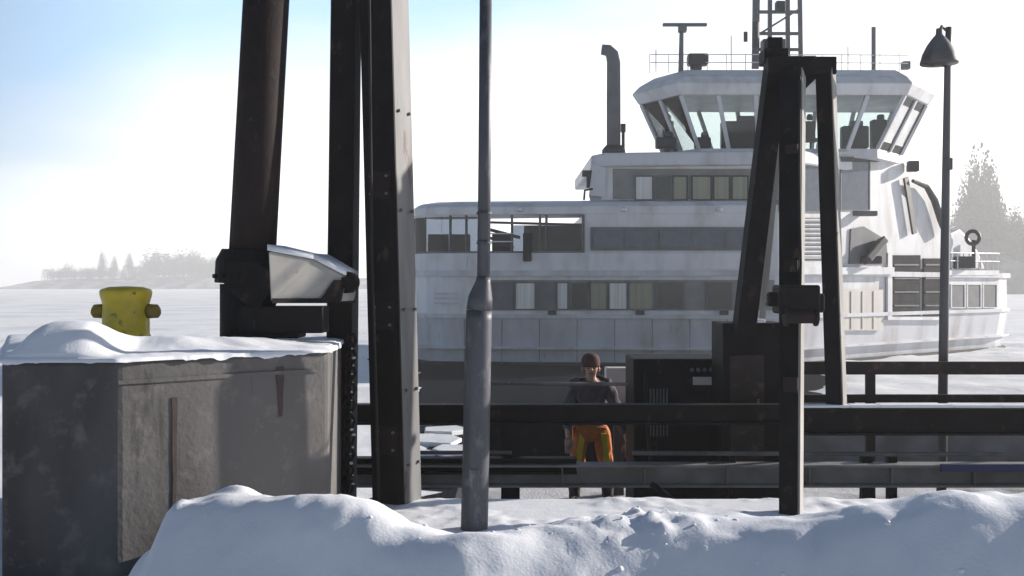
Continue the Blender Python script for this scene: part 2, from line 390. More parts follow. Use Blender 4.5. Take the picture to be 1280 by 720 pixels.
# grey drive housing (wedge shaped box) bridging pile and posts
ph = [P(335,314,7.62), P(338,377,7.62), P(426,377,8.0), P(432,346,8.0), P(392,325,7.86)]
t = thing('drive_housing', P(380,377,7.9), 'light grey wedge shaped metal housing fixed between the black pile and the twin posts', 'metal housing')
MB().extr(ph, (.06,.30,0)).build('housing_box', 'light_grey', t, bevel=.012)
b = MB(); b.extr([P(340,373,7.60), P(340,379,7.60), P(424,379,7.98), P(424,373,7.98)], (.07,.34,0)); b.build('base_flange', 'black_steel', t)
b = MB(); b.extr([P(405,372,7.90), P(398,376,7.87), P(427,376,8.0), P(432,350,8.0), P(420,350,7.95)], (-.01,-.03,0)); b.build('bearing_plate', 'black_steel', t)
b = MB(); c = P(434,353,8.1); b.tube([c+V(0,-.08,0), c+V(0,.1,0)], .085, 20); b.tube([c+V(0,-.12,0), c+V(0,-.08,0)], .045, 12); b.build('shaft_end', 'black_steel', t)
# snow along its top
b = MB(); top = [P(334,313,7.60), P(392,324,7.84), P(431,344,7.98)]
for a, c in zip(top, top[1:]):
    b.extr([a, c, c+V(0,0,.03), a+V(0,0,.045)], (.06,.30,0))
o = b.build('snow_layer', 'snow', smooth=True); tag(o, 'thin layer of snow on the sloping top of the grey housing', 'snow', kind='stuff')

# ------------------------------------------------------------------ twin posts
def rotdir(deg): return (math.cos(R(deg)), math.sin(R(deg)), 0)
zA = P(422, 640, 8.55)
t = thing('steel_post', (zA.x, zA.y, 0), 'slim black steel post with a snowy chain down its side, left of the grey-edged post', 'steel post')
p0, p1 = V(P(421,640,8.55).x, 8.55, 0), P(430, -60, 8.55)
MB().beam(p0, p1, .20, .16, rotdir(12)).build('post_body', 'black_steel', t, bevel=.008)
MB().beam(P(440,640,8.62)*1, P(447,-60,8.62), .07, .05, rotdir(12)).build('guide_rail', 'grey_steel', t, bevel=.004)
b = MB()
y = 425; k = 0
while y < 625:     # chain links
    c = P(438.5-(y-425)*.018, y, 8.44); z = c.z
    if k % 2: b.tube([c+V(0,-.02,-.045), c+V(.0,-.035,0), c+V(0,-.02,.045), c+V(0,.02,.045), c+V(0,.035,0), c+V(0,.02,-.045), c+V(0,-.02,-.045)], .012, 6)
    else: b.tube([c+V(-.025,0,-.045), c+V(-.04,0,0), c+V(-.025,0,.045), c+V(.025,0,.045), c+V(.04,0,0), c+V(.025,0,-.045), c+V(-.025,0,-.045)], .013, 6)
    y += 10.2; k += 1
b.build('chain', 'rust_steel', t)
b = MB()
for k in range(16):
    y = 432+k*11.5+random.uniform(-4,4); lump(b, P(439+random.uniform(-1,4), y, 8.43), random.uniform(.006,.017))
o = b.build('snow_on_chain', 'snow', smooth=True); tag(o, 'small lumps of snow caught in the chain', 'snow', kind='stuff')

zB = P(473, 640, 8.3)
t = thing('steel_post', (zB.x, zB.y, 0), 'heavy leaning steel post, black face and pale grey sunlit side, nearest the middle lamp pole', 'steel post')
q0, q1 = V(P(486,640,8.35).x, 8.35, 0), P(468, -60, 8.35)
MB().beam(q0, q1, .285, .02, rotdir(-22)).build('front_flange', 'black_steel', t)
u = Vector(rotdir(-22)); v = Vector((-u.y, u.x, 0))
# H-section: side plate has a paler grey that paints its sunlit face
MB().beam(q0+u*.130+v*.16, q1+u*.130+v*.16, .02, .29, u).build('side_plate', 'sunlit_grey', t, bevel=.003)
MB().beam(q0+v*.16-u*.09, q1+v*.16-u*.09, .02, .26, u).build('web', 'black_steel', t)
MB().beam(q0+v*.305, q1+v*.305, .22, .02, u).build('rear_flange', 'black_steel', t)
for zz in (.35, .95, 1.6, 2.4, 3.2):
    pz = q0.lerp(q1, zz/(q1.z))+u*.143+v*.16
    for s_ in (-.09,.09):
        MB().tube([pz+v*s_, pz+v*s_+u*.02], .014, 6).build('bolt', 'grey_steel', t)

for z_ in (.55, 1.55, 2.6):
    pz = q0.lerp(q1, z_/q1.z)-v*.016; MB().beam(pz-V(0,0,.11), pz+V(0,0,.11), .20, .014, u).build('splice_plate', 'rust_steel', t, bevel=.003)
    for a_ in (-.07,.07):
        for c_ in (-.07,.07): MB().tube([pz+u*a_+V(0,0,c_)-v*.006, pz+u*a_+V(0,0,c_)-v*.024], .012, 6).build('bolt', 'grey_steel', t)
MB().box((q0.x+.04, q0.y+.14, .02), (.5,.5,.03), R(-22)).build('base_plate', 'rust_steel', t)
MB().tube([P(461,-60,8.2), P(463,120,8.22), P(465,330,8.2), P(470,480,8.22), P(474,640,8.2)], .011, 8).build('cable', 'rubber', t, smooth=True)
# ------------------------------------------------------------------ lamp pole in the middle
b0 = P(592.5, 662, 7.5); lx = b0.x
t = thing('lamp_pole', (b0.x, b0.y, 0), 'grey stepped metal lamp pole standing in the snow left of the ferry deck worker', 'lamp pole')
def L(px, py): return P(px, py, 7.5)
MB().tube([V(L(592,680).x,7.5,-.05), L(593,655), L(598.5,400), L(599,388)], [.098,.098,.094,.094], 28).build('lower_pole', 'galv', t, smooth=True)
MB().tube([L(599,388), L(600.5,372), L(604,352), L(604.5,346)], [.094,.088,.054,.05], 28).build('reducer', 'galv', t, smooth=True)
MB().tube([L(604.5,346), L(606,180), L(607.5,-60)], [.047,.046,.044], 24).build('upper_pole', 'galv', t, smooth=True)
b = MB(); c = L(593,606); b.box(c+V(0,-.095,0), (.07,.012,.26)); b.build('access_hatch', 'galv', t, bevel=.004)
for yy in (268,305): MB().tube([L(605.3,yy), L(605.3,yy-3)], .056, 20).build('clamp_band', 'galv', t)

# ------------------------------------------------------------------ linkspan bridge
GD = 9.9
xL = P(432,0,GD).x; xR = 9.5
t = thing('linkspan_bridge', (3, 12, -.9), 'dark steel linkspan bridge with girders, crossing behind the snow bank towards the right', 'linkspan')
b = MB(); b.box(((xL+.9+xR)/2, 12.4, -.87), (xR-xL-.9, 4.3, .2)); b.build('deck', 'deck_dark', t)
def zy(y, D=GD): return CZ-(y-HY)/F*D
def ih(x0, x1, y, z0, z1, w=.16, tt=.022):
    b = MB(); zc = (z0+z1)/2
    b.box(((x0+x1)/2, y, z1-tt/2), (x1-x0, w, tt)); b.box(((x0+x1)/2, y, z0+tt/2), (x1-x0, w, tt)); b.box(((x0+x1)/2, y+.01, zc), (x1-x0-.004, .02, z1-z0-2*tt-.002)); return b
xm = P(985,0,GD).x
b = ih(xL, xm, GD, zy(530), zy(505)); b.build('upper_girder', 'black_steel', t, bevel=.003)
b = ih(xm+.002, xR, GD, zy(543), zy(511)); 
b.build('upper_girder', 'black_steel', t, bevel=.003)
b = ih(xL, xR, GD+.03, zy(608), zy(580), .2)
for k in range(14):
    x = xL+.5+k*.78
    if x < xR-.2: b.box((x, GD-.03, (zy(608)+zy(580))/2), (.012,.07, zy(580)-zy(608)-.05))
b.build('lower_girder', 'girder_grey', t, bevel=.003)
ih(xL, xL+2.2, GD+.02, zy(592), zy(572), .14).build('end_beam', 'black_steel', t)
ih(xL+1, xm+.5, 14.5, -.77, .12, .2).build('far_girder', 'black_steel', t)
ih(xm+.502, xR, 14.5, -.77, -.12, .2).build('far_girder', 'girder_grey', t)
ih(xL+.95, xR, 10.28, -1.1, -.74, .14).build('deck_edge_beam', 'black_steel', t)
for px, w in ((638,.18),(918,.06),(1088,.10),(1120,.08)):
    x = P(px,0,GD).x; MB().box((x, GD+.12, -.28), (w,.10,1.5 if w > .1 else .9)).build('stanchion', 'black_steel', t, bevel=.004)
MB().tube([V(P(790,0,GD).x,GD-.02,zy(566)), V(xR,GD-.02,zy(570))], .022, 10).build('pipe_rail', 'grey_steel', t, smooth=True)
MB().tube([V(P(600,0,GD).x,GD+.3,zy(483)), V(P(790,0,GD).x,GD+.3,zy(484))], .018, 10).build('pipe_rail', 'grey_steel', t, smooth=True)
MB().tube([V(P(520,0,GD).x,GD+.02,zy(566)), V(P(640,0,GD).x,GD+.02,zy(566))], .018, 10).build('pipe_rail', 'grey_steel', t, smooth=True)
MB().box(((P(1170,0,GD).x+xR)/2, GD-.12, zy(582)), (xR-P(1170,0,GD).x, .04, .07)).build('kick_strip', 'blue', t)
b = MB(); b.beam(P(816,606,9.6), P(850,633,9.2), .05, .05, (0,1,0)); b.build('brace', 'black_steel', t)
for y in (12.2, 12.9): pass
# snow on deck and girder
b = MB(); b.box(((xL+1+xR)/2, 12.6, -.755), (xR-xL-1.3, 3.4, .03))
o = b.build('deck_snow', 'dirty_snow'); tag(o, 'trodden grey snow lying on the linkspan deck', 'snow', kind='stuff')
b = MB(); x = xm+.05
while x < xR-.1:
    l_ = random.uniform(.25,.7); h = random.uniform(.018,.034); b.box((min(x+l_/2,xR-.1-l_/2), GD, zy(509)+h/2), (l_-.001,.14,h)); x += l_
o = b.build('snow_on_girder', 'snow', bevel=.01); tag(o, 'strip of snow lying along the upper girder of the linkspan', 'snow', kind='stuff')
# guard rail on the right
t = thing('guard_rail', (P(1100,0,10.5).x, 10.5, -.77), 'dark brown two-rail steel guard rail above the girder at the right', 'guard rail')
RD = 10.5
def zr(y): return zy(y, RD)
xg = P(984,0,RD).x
MB().box(((xg+xR)/2, RD, (zr(452)+zr(468))/2), (xR-xg, .07, zr(452)-zr(468))).build('top_rail', 'brown_steel', t, bevel=.008)
MB().box(((xg+xR)/2, RD, (zr(493)+zr(503))/2), (xR-xg, .06, zr(493)-zr(503))).build('mid_rail', 'brown_steel', t, bevel=.008)
for px in (1088, 1330, 1480):
    x = P(px,0,RD).x; MB().box((x, RD+.005, (zr(455)-.77)/2), (.09,.06, zr(455)+.77)).build('rail_post', 'brown_steel', t, bevel=.005)

# ------------------------------------------------------------------ gantry frame
t = thing('gantry_frame', (P(988,0,8).x, 9, 0), 'black steel lifting frame with three legs and top bar in front of the ferry', 'lifting frame')
GT = 10.3
b0 = P(988, 656, 8.0); b0.z = 0; m1 = P(990, 92, 10.2)
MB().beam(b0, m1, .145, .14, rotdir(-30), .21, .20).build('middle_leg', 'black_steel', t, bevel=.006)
e_ = Vector(rotdir(-30)); MB().beam(b0+e_*.079, m1+e_*.112, .012, .11, e_, .012, .15).build('lit_edge_strip', 'light_grey', t)  # pale strip paints the sunlit edge of the black leg
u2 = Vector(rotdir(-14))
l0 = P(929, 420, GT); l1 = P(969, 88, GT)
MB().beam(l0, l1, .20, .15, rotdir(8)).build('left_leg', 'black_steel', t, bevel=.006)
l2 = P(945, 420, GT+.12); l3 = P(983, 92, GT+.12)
MB().beam(l2+V(.06,.06,0), l3+V(.0,.06,0), .06, .05, rotdir(-8)).build('lit_inner_strip', 'light_grey', t)  # lit inner edge of the left leg, painted as a pale strip
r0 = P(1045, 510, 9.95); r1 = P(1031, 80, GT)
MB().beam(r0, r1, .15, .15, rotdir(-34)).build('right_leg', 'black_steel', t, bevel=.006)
e_ = Vector(rotdir(-34)); MB().beam(r0+e_*.083, r1+e_*.083, .012, .12, e_).build('lit_edge_strip', 'light_grey', t)  # sunlit edge of the right leg put in as a pale strip
ta, tb = P(957, 84, GT), P(1042, 84, GT)
MB().beam(ta, tb, .21, .17, (0,1,0)).build('top_bar', 'black_steel', t, bevel=.008)
b = MB(); b.extr([P(962,94,GT-.02), P(1024,94,GT-.02), P(990,128,GT-.02)], (0,.03,0)); b.build('gusset', 'black_steel', t)
b = MB(); c = P(967, 72, GT+.1); b.box(c, (.24,.24,.14)); b.box(c+V(0,0,.13), (.15,.15,.12)); b.build('top_bearing', 'black_steel', t, bevel=.01)
MB().tube([P(1000,100,9.9), P(999,220,9.3), P(1001,330,8.9), P(1000,360,8.7)], .012, 8).build('cable', 'rubber', t, smooth=True)
for k_ in (.25, .5, .78):
    pz = b0.lerp(m1, k_)-Vector((-e0.y, e0.x, 0))*.10 if False else b0.lerp(m1, k_)+V(-.03,-.10,0)
    MB().beam(pz-V(0,0,.08), pz+V(0,0,.08), .12, .02, rotdir(-30)).build('cleat', 'rust_steel', t, bevel=.003)
# winch / pulley block on the middle leg
b = MB(); c = P(990, 374, 8.75); b.box(c+V(.02,-.05,0), (.34,.26,.24)); b.box(c+V(.15,-.05,-.03), (.16,.22,.16)); b.box(c+V(-.18,-.05,0), (.08,.1,.12)); b.build('winch_box', 'black_steel', t, bevel=.02)
b = MB(); c = P(1003, 395, 8.6); b.tube([c+V(-.12,0,.0), c+V(.1,0,.0)], .062, 20); b.tube([c+V(-.15,0,0), c+V(-.12,0,0)], .085, 20); b.tube([c+V(.1,0,0), c+V(.12,0,0)], .085, 20); b.build('winch_drum', 'rust_steel', t, smooth=False)
b = MB(); c = P(1040, 351, GT-.12); b.box(c, (.16,.1,.07)); b.build('hinge_lug', 'black_steel', t, bevel=.008)
b = MB(); c = P(1045, 351, GT-.2); lump(b, c, .035); c = P(1046, 448, GT-.16); lump(b, c, .03)
o = b.build('snow_on_lugs', 'snow', smooth=True); tag(o, 'small caps of snow on the lugs of the frame leg', 'snow', kind='stuff')

# dark machinery cabinets
c0 = P(905,0,GT).x; c1 = P(985,0,GT).x
t = thing('winch_cabinet', ((c0+c1)/2, GT+.4, -.77), 'tall dark steel winch cabinet under the left leg of the lifting frame', 'machinery cabinet')
b = MB(); ztop = zy(404,GT)
b.box(((c0+c1)/2, GT+.35, (ztop-.77)/2), (c1-c0, .6, ztop+.77)); b.build('cabinet_body', 'black_steel', t, bevel=.015)
MB().box(((c0+c1)/2-.08, GT+.04, .55), (.34,.02,1.1)).build('cabinet_door', 'brown_steel', t, bevel=.004)
MB().box(((c0+c1)/2+.02, GT+.0, .6), (.02,.05,.14)).build('handle', 'grey_steel', t, bevel=.004)
b = MB(); b.box(((c0+c1)/2+.0, GT+.2, ztop+.02), (.22,.3,.04)); o = b.build('snow_on_cabinet', 'snow', bevel=.015); tag(o, 'patch of snow on top of the tall winch cabinet', 'snow', kind='stuff')
c0 = P(792,0,11).x; c1 = P(905,0,11).x; zt = zy(452,11)
t = thing('hydraulic_unit', ((c0+c1)/2, 11.3, -.77), 'low wide black hydraulic power unit on the linkspan deck left of the winch cabinet', 'hydraulic unit')
MB().box(((c0+c1)/2, 11.4, (zt-.72)/2+.02), (c1-c0, .8, zt+.74)).build('unit_body', 'black_steel', t, bevel=.02)
b = MB()
for k in range(7): b.box((c0+.14+k*.035, 10.985, .45), (.014,.03,.5))
b.build('vent_grille', 'ship_grey', t)
MB().box((P(880,0,11).x, 10.985, zy(476,11)), (.24,.03,.085)).build('data_plate', 'offwhite', t, bevel=.004)
for k in range(4): c = V(P(864+k*8,0,11).x, 10.98, zy(462,11)); MB().tube([c, c+V(0,-.03,0)], .022, 10).build('gauge', 'ship_grey', t)
for sx_ in (.12, .9): MB().tube([V(c0+sx_*1, 10.97, .9), V(c0+sx_, 10.9, .5), V(c0+sx_+.05, 10.93, -.1), V(c0+sx_+.3, 10.9, -.5)], .022, 8).build('hose', 'rubber', t, smooth=True)
# pale control post with snow (between worker and unit)
c = P(773, 0, 12.6); pz = zy(459, 12.6)
t = thing('control_pedestal', (c.x, 12.6, -.77), 'pale grey control pedestal topped with snow behind the deck worker', 'control pedestal')
MB().box((c.x, 12.6, pz-.27), (.32,.22,.54)).build('pedestal_box', 'offwhite', t, bevel=.015)
MB().box((c.x, 12.6, (pz-.54-.77)/2), (.12,.12,pz-.54+.77-.002)).build('pedestal_leg', 'ship_dark', t)
MB().box((c.x+.16, 12.42, pz-.44), (.34,.16,.03)).build('shelf', 'grey_steel', t)
b = MB()
for k in range(7): lump(b, (c.x+.17+random.uniform(-.08,.12), 12.42+random.uniform(-.03,.03), pz-.37+random.uniform(-.03,.04)), .065)
o = b.build('snow_clump', 'snow', smooth=True); tag(o, 'bright clump of snow stuck against the pale control pedestal', 'snow', kind='stuff')

# ------------------------------------------------------------------ street lamp on the right
t = thing('street_lamp', (P(1181,0,10.7).x, 10.7, -.77), 'slim street lamp with a cone shaped grey shade at the right of the ferry', 'street lamp')
x = P(1180,0,10.7).x
MB().tube([V(P(1176,0,10.7).x,10.7,-.77), V(P(1181,0,10.7).x,10.7,2), P(1185,60,10.7), P(1186,34,10.7)], [.05,.046,.034,.03], 16).build('pole', 'grey_steel', t, smooth=True)
c = P(1174, 80, 10.6)
MB().lathe(c, [(.185,0),(.188,.015),(.165,.10),(.12,.19),(.07,.26),(.035,.30),(.03,.36),(0,.365)], 28).build('lamp_shade', 'grey_steel', t, smooth=True)
MB().lathe(c+V(0,0,-.03), [(.02,0),(.09,.01),(.11,.04),(.1,.06)], 20).build('bulb_glass', 'clear_glass', t, smooth=True)
MB().tube([c+V(0,0,.33), c+V(.05,.06,.40), P(1185,40,10.7)], .016, 8).build('bracket', 'grey_steel', t, smooth=True)
b = MB(); b.box(P(1186,205,10.65), (.06,.06,.12)); b.build('junction_box', 'grey_steel', t, bevel=.005)

# ------------------------------------------------------------------ ferry
fo = V(9, 49, ICE)
ferry = thing('ferry', fo, 'large white icebound passenger ferry with tall wheelhouse, mast and exhaust pipe', 'ferry')
SA, SB = V(-3.0,44.3,0), V(11.0,43.0,0)
LA, LB = V(11.8,43.3,0), V(25.6,54.5,0)
def plane(A, B):
    d = (B-A).normalized(); n = V(d.y,-d.x,0)
    def f(px, py, out=0.0):
        a = A+n*out; k = (px-CX)/F
        t = (k*a.y-a.x)/(d.x-k*d.y); p = a+d*t
        return V(p.x, p.y, CZ-(py-HY)/F*p.y)
    f.n = n; f.d = d; return f
SH, LT = plane(SA, SB), plane(LA, LB)
def zs(y): return CZ-(y-HY)/F*43.7
FP = [(-4.6,47.5),(-4.55,46.2),(-4.2,45.2),(-3.7,44.6),(-3.0,44.3),(11.0,43.0),(11.45,43.05),(11.8,43.3),(25.6,54.5),(26.6,55.8),(26.9,57.5),(24,63),(-2.5,60)]
def inset(poly, d):
    n = len(poly); out = []
    for i in range(n):
        a, b_, c = Vector(poly[i-1]), Vector(poly[i]), Vector(poly[(i+1)%n])
        e1, e2 = (b_-a).normalized(), (c-b_).normalized(); n1, n2 = Vector((-e1.y,e1.x)), Vector((-e2.y,e2.x))
        m = (n1+n2).normalized(); k = d/max(.4, m.dot(n1)); out.append((b_.x+m.x*k, b_.y+m.y*k))
    return out
def fb(m_, name, mat_, **k): return m_.build(name, mat_, ferry, **k)
def panel(pl, x0, y0, x1, y1, out, th, name, mat_, parent=None, bevel=0):
    b = MB(); b.extr([pl(x0,y0,out), pl(x1,y0,out), pl(x1,y1,out), pl(x0,y1,out)], -pl.n*th)
    return b.build(name, mat_, parent or ferry, bevel=bevel)
fb(MB().prism(inset(FP,.10), ICE-.5, ICE+.12), 'boot_topping', 'boot')
hull = fb(MB().prism(inset(FP,.3), ICE+.12, zs(395), FP), 'hull', 'hull_paint')
fb(MB().prism(inset(FP,-.09), zs(398), zs(393)).prism(inset(FP,-.05), zs(437), zs(434)), 'rubbing_strake', 'hull_paint')
fb(MB().prism(inset(FP,.06), zs(393), zs(345)), 'main_deck_house', 'white_paint')
fb(MB().prism(inset(FP,-.12), zs(345), zs(338)), 'deck_edge', 'hull_paint')
# fascia under the deck edge (a thin dark shadow gap)
# main deck windows, shaded side
def window(pl, x0, y0, x1, y1, gl, out=.0, nm='window', fr='ship_grey', fw=1.5):
    b = MB(); a = -pl.n*.08
    o_ = out+.05
    b.extr([pl(x0-fw,y0-fw,o_), pl(x1+fw,y0-fw,o_), pl(x1+fw,y0,o_), pl(x0-fw,y0,o_)], a)
    b.extr([pl(x0-fw,y1,o_), pl(x1+fw,y1,o_), pl(x1+fw,y1+fw,o_), pl(x0-fw,y1+fw,o_)], a)
    b.extr([pl(x0-fw,y0,o_), pl(x0,y0,o_), pl(x0,y1,o_), pl(x0-fw,y1,o_)], a)
    b.extr([pl(x1,y0,o_), pl(x1+fw,y0,o_), pl(x1+fw,y1,o_), pl(x1,y1,o_)], a)
    f = b.build(nm, fr, ferry)
    MB().extr([pl(x0,y0,out+.02), pl(x1,y0,out+.02), pl(x1,y1,out+.02), pl(x0,y1,out+.02)], -pl.n*.03).build('pane', gl, f)
    return f
panel(SH, 612, 350, 968, 388, -.03, .1, 'window_band', 'band_grey')
for x0, x1, g in ((617,640,'ship_grey'),(645,668,'sky_white'),(673,693,'ship_grey'),(697,709,'sky_white'),(715,735,'dark_glass'),(739,758,'curtain_glow'),(762,783,'sky_white'),(787,816,'curtain_glow'),(823,854,'dark_glass'),(884,914,'dark_glass')):
    window(SH, x0, 354, x1, 386, g, .0)
for y in (366, 372, 378): panel(SH, 545-2, y, 572, y+2, .03, .06, 'wall_rib', 'hull_paint')
# ---- second deck: bulwark, glazed side, canopy
def ring(path, z0, z1, th, nm, m_, bevel=0):
    b = MB()
    for a, c in zip(path, path[1:]):
        a, c = V(*a,0), V(*c,0); d = (c-a).normalized(); n = V(-d.y,d.x,0)*th
        b.hexa([a+V(0,0,z0), c+V(0,0,z0), c+n+V(0,0,z0), a+n+V(0,0,z0)], [a+V(0,0,z1), c+V(0,0,z1), c+n+V(0,0,z1), a+n+V(0,0,z1)])
    return fb(b, nm, m_, bevel=bevel)
FR = FP[1:6]
ring(FR, zs(338), zs(316), .1, 'bulwark', 'white_paint')
xw = SH(730,0,0)
# glazed left end
ring(FR[:4]+[(SH(604,0,0).x, SH(604,0,0).y)], zs(313.5), zs(270), .04, 'wind_glass', 'blue_glass')
ring([(SH(640,0,0).x, SH(640,0,0).y),(xw.x,xw.y)], zs(313.5), zs(281), .04, 'wind_glass', 'blue_glass')
ring(FR[:4]+[(xw.x,xw.y)], zs(316), zs(313.5), .12, 'cap_rail', 'ship_grey')
for px in (534, 563, 583, 604, 640, 675, 683, 729):
    p = SH(px, 0, -.05) if px > 552 else V(-4.35, 45.6, 0) if px == 534 else SH(px,0,-.05)
    MB().box((p.x, p.y, (zs(316)+zs(268))/2), (.11,.1,zs(268)-zs(316))).build('pillar', 'ship_grey', ferry)
can = FR+[(11.0,45.4),(1.0,46.8),(-3.4,47.6)]
can[0] = (-4.55,46.6)
fb(MB().prism(can, zs(267), zs(258)).prism(can, zs(258)+.001, zs(252), inset(can,.28)).prism(inset(can,.28), zs(252)+.001, zs(248.5), inset(can,.9)), 'canopy', 'white_paint')
# beam under canopy + slanted drooping rail seen in the opening
fb(MB().beam(SH(612,278,-.6), SH(728,281,-.6), .12, .1, (0,1,0)), 'inner_beam', 'ship_dark')
fb(MB().beam(SH(612,287,-.4), SH(650,297,-.4), .12, .14, (0,1,0)).beam(SH(612,297,-.4), SH(642,310,-.4), .10, .12, (0,1,0)), 'stair_rail', 'ship_dark')
fb(MB().box(SH(659,309,.12), (.36,.3,1.2)), 'fender', 'rubber', bevel=.05)
# aft house of second deck
hp = [(xw.x+.0, xw.y+.06),(11.0,43.06),(11.7,43.36),(20.0,50.1),(20.0,58),(3.0,56)]
fb(MB().prism(hp, zs(338), zs(267)), 'upper_deck_house', 'white_paint')
fb(MB().prism([(SH(735,0,.0).x,SH(735,0).y-.06)]+[(11.0,42.94),(11.0,43.3),(SH(735,0,.0).x,SH(735,0).y+.3)], zs(338), zs(317)), 'bulwark', 'white_paint')
# long dark strip of panes, put in for the shadowed band
panel(SH, 738, 284, 948, 313, .03, .06, 'shade_strip', 'ship_grey')
for k in range(5): panel(SH, 742+k*41.2, 287, 779+k*41.2, 310, .05, .05, 'shade_pane', 'glass_and_shade')
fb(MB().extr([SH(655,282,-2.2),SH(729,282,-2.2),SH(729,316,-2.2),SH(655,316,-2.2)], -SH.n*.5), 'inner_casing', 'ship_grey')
for px in (548, 575, 628): fb(MB().box(SH(px,309,-1.4), (.9,.5,.45)).box(SH(px,300,-1.15), (.9,.08,.5)), 'deck_bench', 'ship_dark')
for yy in (292, 302):
    fb(MB().tube([SH(606,yy,-.02), SH(642,yy,-.02)], .03, 6), 'rail_bar', 'white_paint')
for px in range(580, 960, 47): panel(SH, px, 399, px+.7, 455, .012, .03, 'plate_seam', 'ship_grey')
for px in (600, 690, 800, 905): fb(MB().box(SH(px,391,.12), (.35,.12,.18)), 'scupper', 'ship_dark')
for px in (650, 780, 900): fb(MB().lathe(SH(px,262,.12), [(.05,-.1),(.14,-.06),(.14,.06),(.05,.1)], 10), 'deck_lamp', 'sky_white')
# ---- third deck (bridge deck)
SU = plane(SA+V(0,.7,0), SB+V(0,.7,0))
def zp(pl, px, y): return pl(px, y).z
z5, z6, z7 = zs(249), SU(860,208).z, SU(860,191).z
a0, a1 = SU(752,0), SU(985,0)
fb(MB().prism([(a0.x,a0.y),(a1.x,a1.y),(19,50.4),(19,55),(a0.x+.6,54)], z5, z6), 'bridge_deck_house', 'white_paint')
r0_, r1_ = SU(738,0,.45), SU(1003,0,.45)
fb(MB().prism([(r0_.x+.1,r0_.y+.9),(r0_.x+.6,r0_.y),(r1_.x,r1_.y),(r1_.x+7.0,49.6),(19.5,55),(r0_.x,55)], z6, z7), 'bridge_deck_roof', 'hull_paint', bevel=.08)
fb(MB().extr([SU(736,244,.1),SU(741,206,.1),SU(757,206,.1),SU(757,246,.1)], -SU.n*3), 'end_fairing', 'hull_paint')
panel(SU, 766, 211, 978, 249, .0+.02, .08, 'window_band', 'band_grey')
for x0, x1, g in ((795,815,'sky_white'),(820,839,'dark_glass'),(842,858,'curtain_glow'),(866,888,'curtain_glow'),(893,911,'curtain_glow'),(916,934,'curtain_glow'),(942,960,'dark_glass')):
    window(SU, x0, 221, x1, 249, g, .06, fw=1.8, fr='ship_dark' if 840 < x0 < 940 else 'ship_grey')
# railing + clutter on top of second deck near the fairing
b = MB()
for px in range(560, 741, 18):
    pass
fb(MB().tube([SH(730,250,-.3), SH(731,238,-.3), SH(741,236,-.3)], .05, 8), 'vent_pipe', 'ship_dark'); fb(MB().box(SH(738,226,-1), (.35,.3,.6)).box(SH(735,217,-1), (.5,.3,.25)), 'deck_fitting', 'ship_dark')
# ---- wheelhouse
topP = [(5.9,47.4),(7.3,45.0),(17.0,45.0),(18.9,47.5),(18.1,49.5),(7.0,49.3)]
botP = [(6.9,47.4),(8.2,45.7),(16.1,45.8),(17.9,47.9),(17.2,49.3),(8.0,49.0)]
zt_, zb_ = CZ-(120-HY)/F*45.2, CZ-(186-HY)/F*45.8
fb(MB().prism(botP, z7, zb_), 'wheelhouse_base', 'white_paint')
fb(MB().prism(inset(topP,-.12), zt_, zt_+.45, inset(topP,-.38)).prism(inset(topP,-.38), zt_+.452, zt_+.80, inset(topP,-.1)).prism(inset(topP,-.1), zt_+.802, zt_+1.2, inset(topP,.5)), 'wheelhouse_roof', 'white_paint', bevel=.03)
def lerp3(a, c, k): return a.lerp(c, k)
for i in range(6):
    a, c = topP[i], topP[(i+1)%6]; d, e = botP[i], botP[(i+1)%6]
    T0, T1, B0, B1 = V(*a,zt_), V(*c,zt_), V(*d,zb_), V(*e,zb_)
    n = {0:2,1:6,2:2,3:1,4:6,5:2}[i]
    for k in range(n):
        q0, q1, s0, s1 = T0.lerp(T1,k/n), T0.lerp(T1,(k+1)/n), B0.lerp(B1,k/n), B0.lerp(B1,(k+1)/n)
        w = MB().beam(s0, q0, .17, .15, (T1-T0)).build('window_post', 'hull_paint', ferry)
        g = MB().extr([s0.lerp(s1,.03),s0.lerp(s1,.97),q0.lerp(q1,.97),q0.lerp(q1,.03)], (0,.02,0)).build('wheelhouse_window', 'clear_glass', ferry)
# ceiling header shading band
# consoles, chairs and helmsman shapes
for px, w, y0, y1, D in ((832,.9,172,186,46.4),(878,.7,172,186,46.4),(932,2.2,152,186,46.4),(1068,1.2,158,186,46.9),(1098,.7,150,186,47.8)):
    c = P(px,(y0+y1)/2,D); b = MB(); b.box(c, (w,.5,(y1-y0)/F*D)); b.box(c+V(.1,0,(y1-y0)/F*D/2+.1), (w*.45,.3,.3)); fb(b, 'bridge_console', 'ship_dark', bevel=.08)
for px in (835, 1012):
    c = P(px, 164, 47); b = MB(); b.box(c, (.5,.15,.9)); b.box(c+V(0,-.25,-.45), (.5,.5,.15)); b.tube([c+V(0,-.2,-.5), c+V(0,-.2,-1.0)], .06, 8); b.lathe(c+V(0,0,.5),[(.12,0),(.16,.12),(.1,.26),(0,.28)],10)
    fb(b, 'bridge_chair', 'ship_dark', bevel=.05)
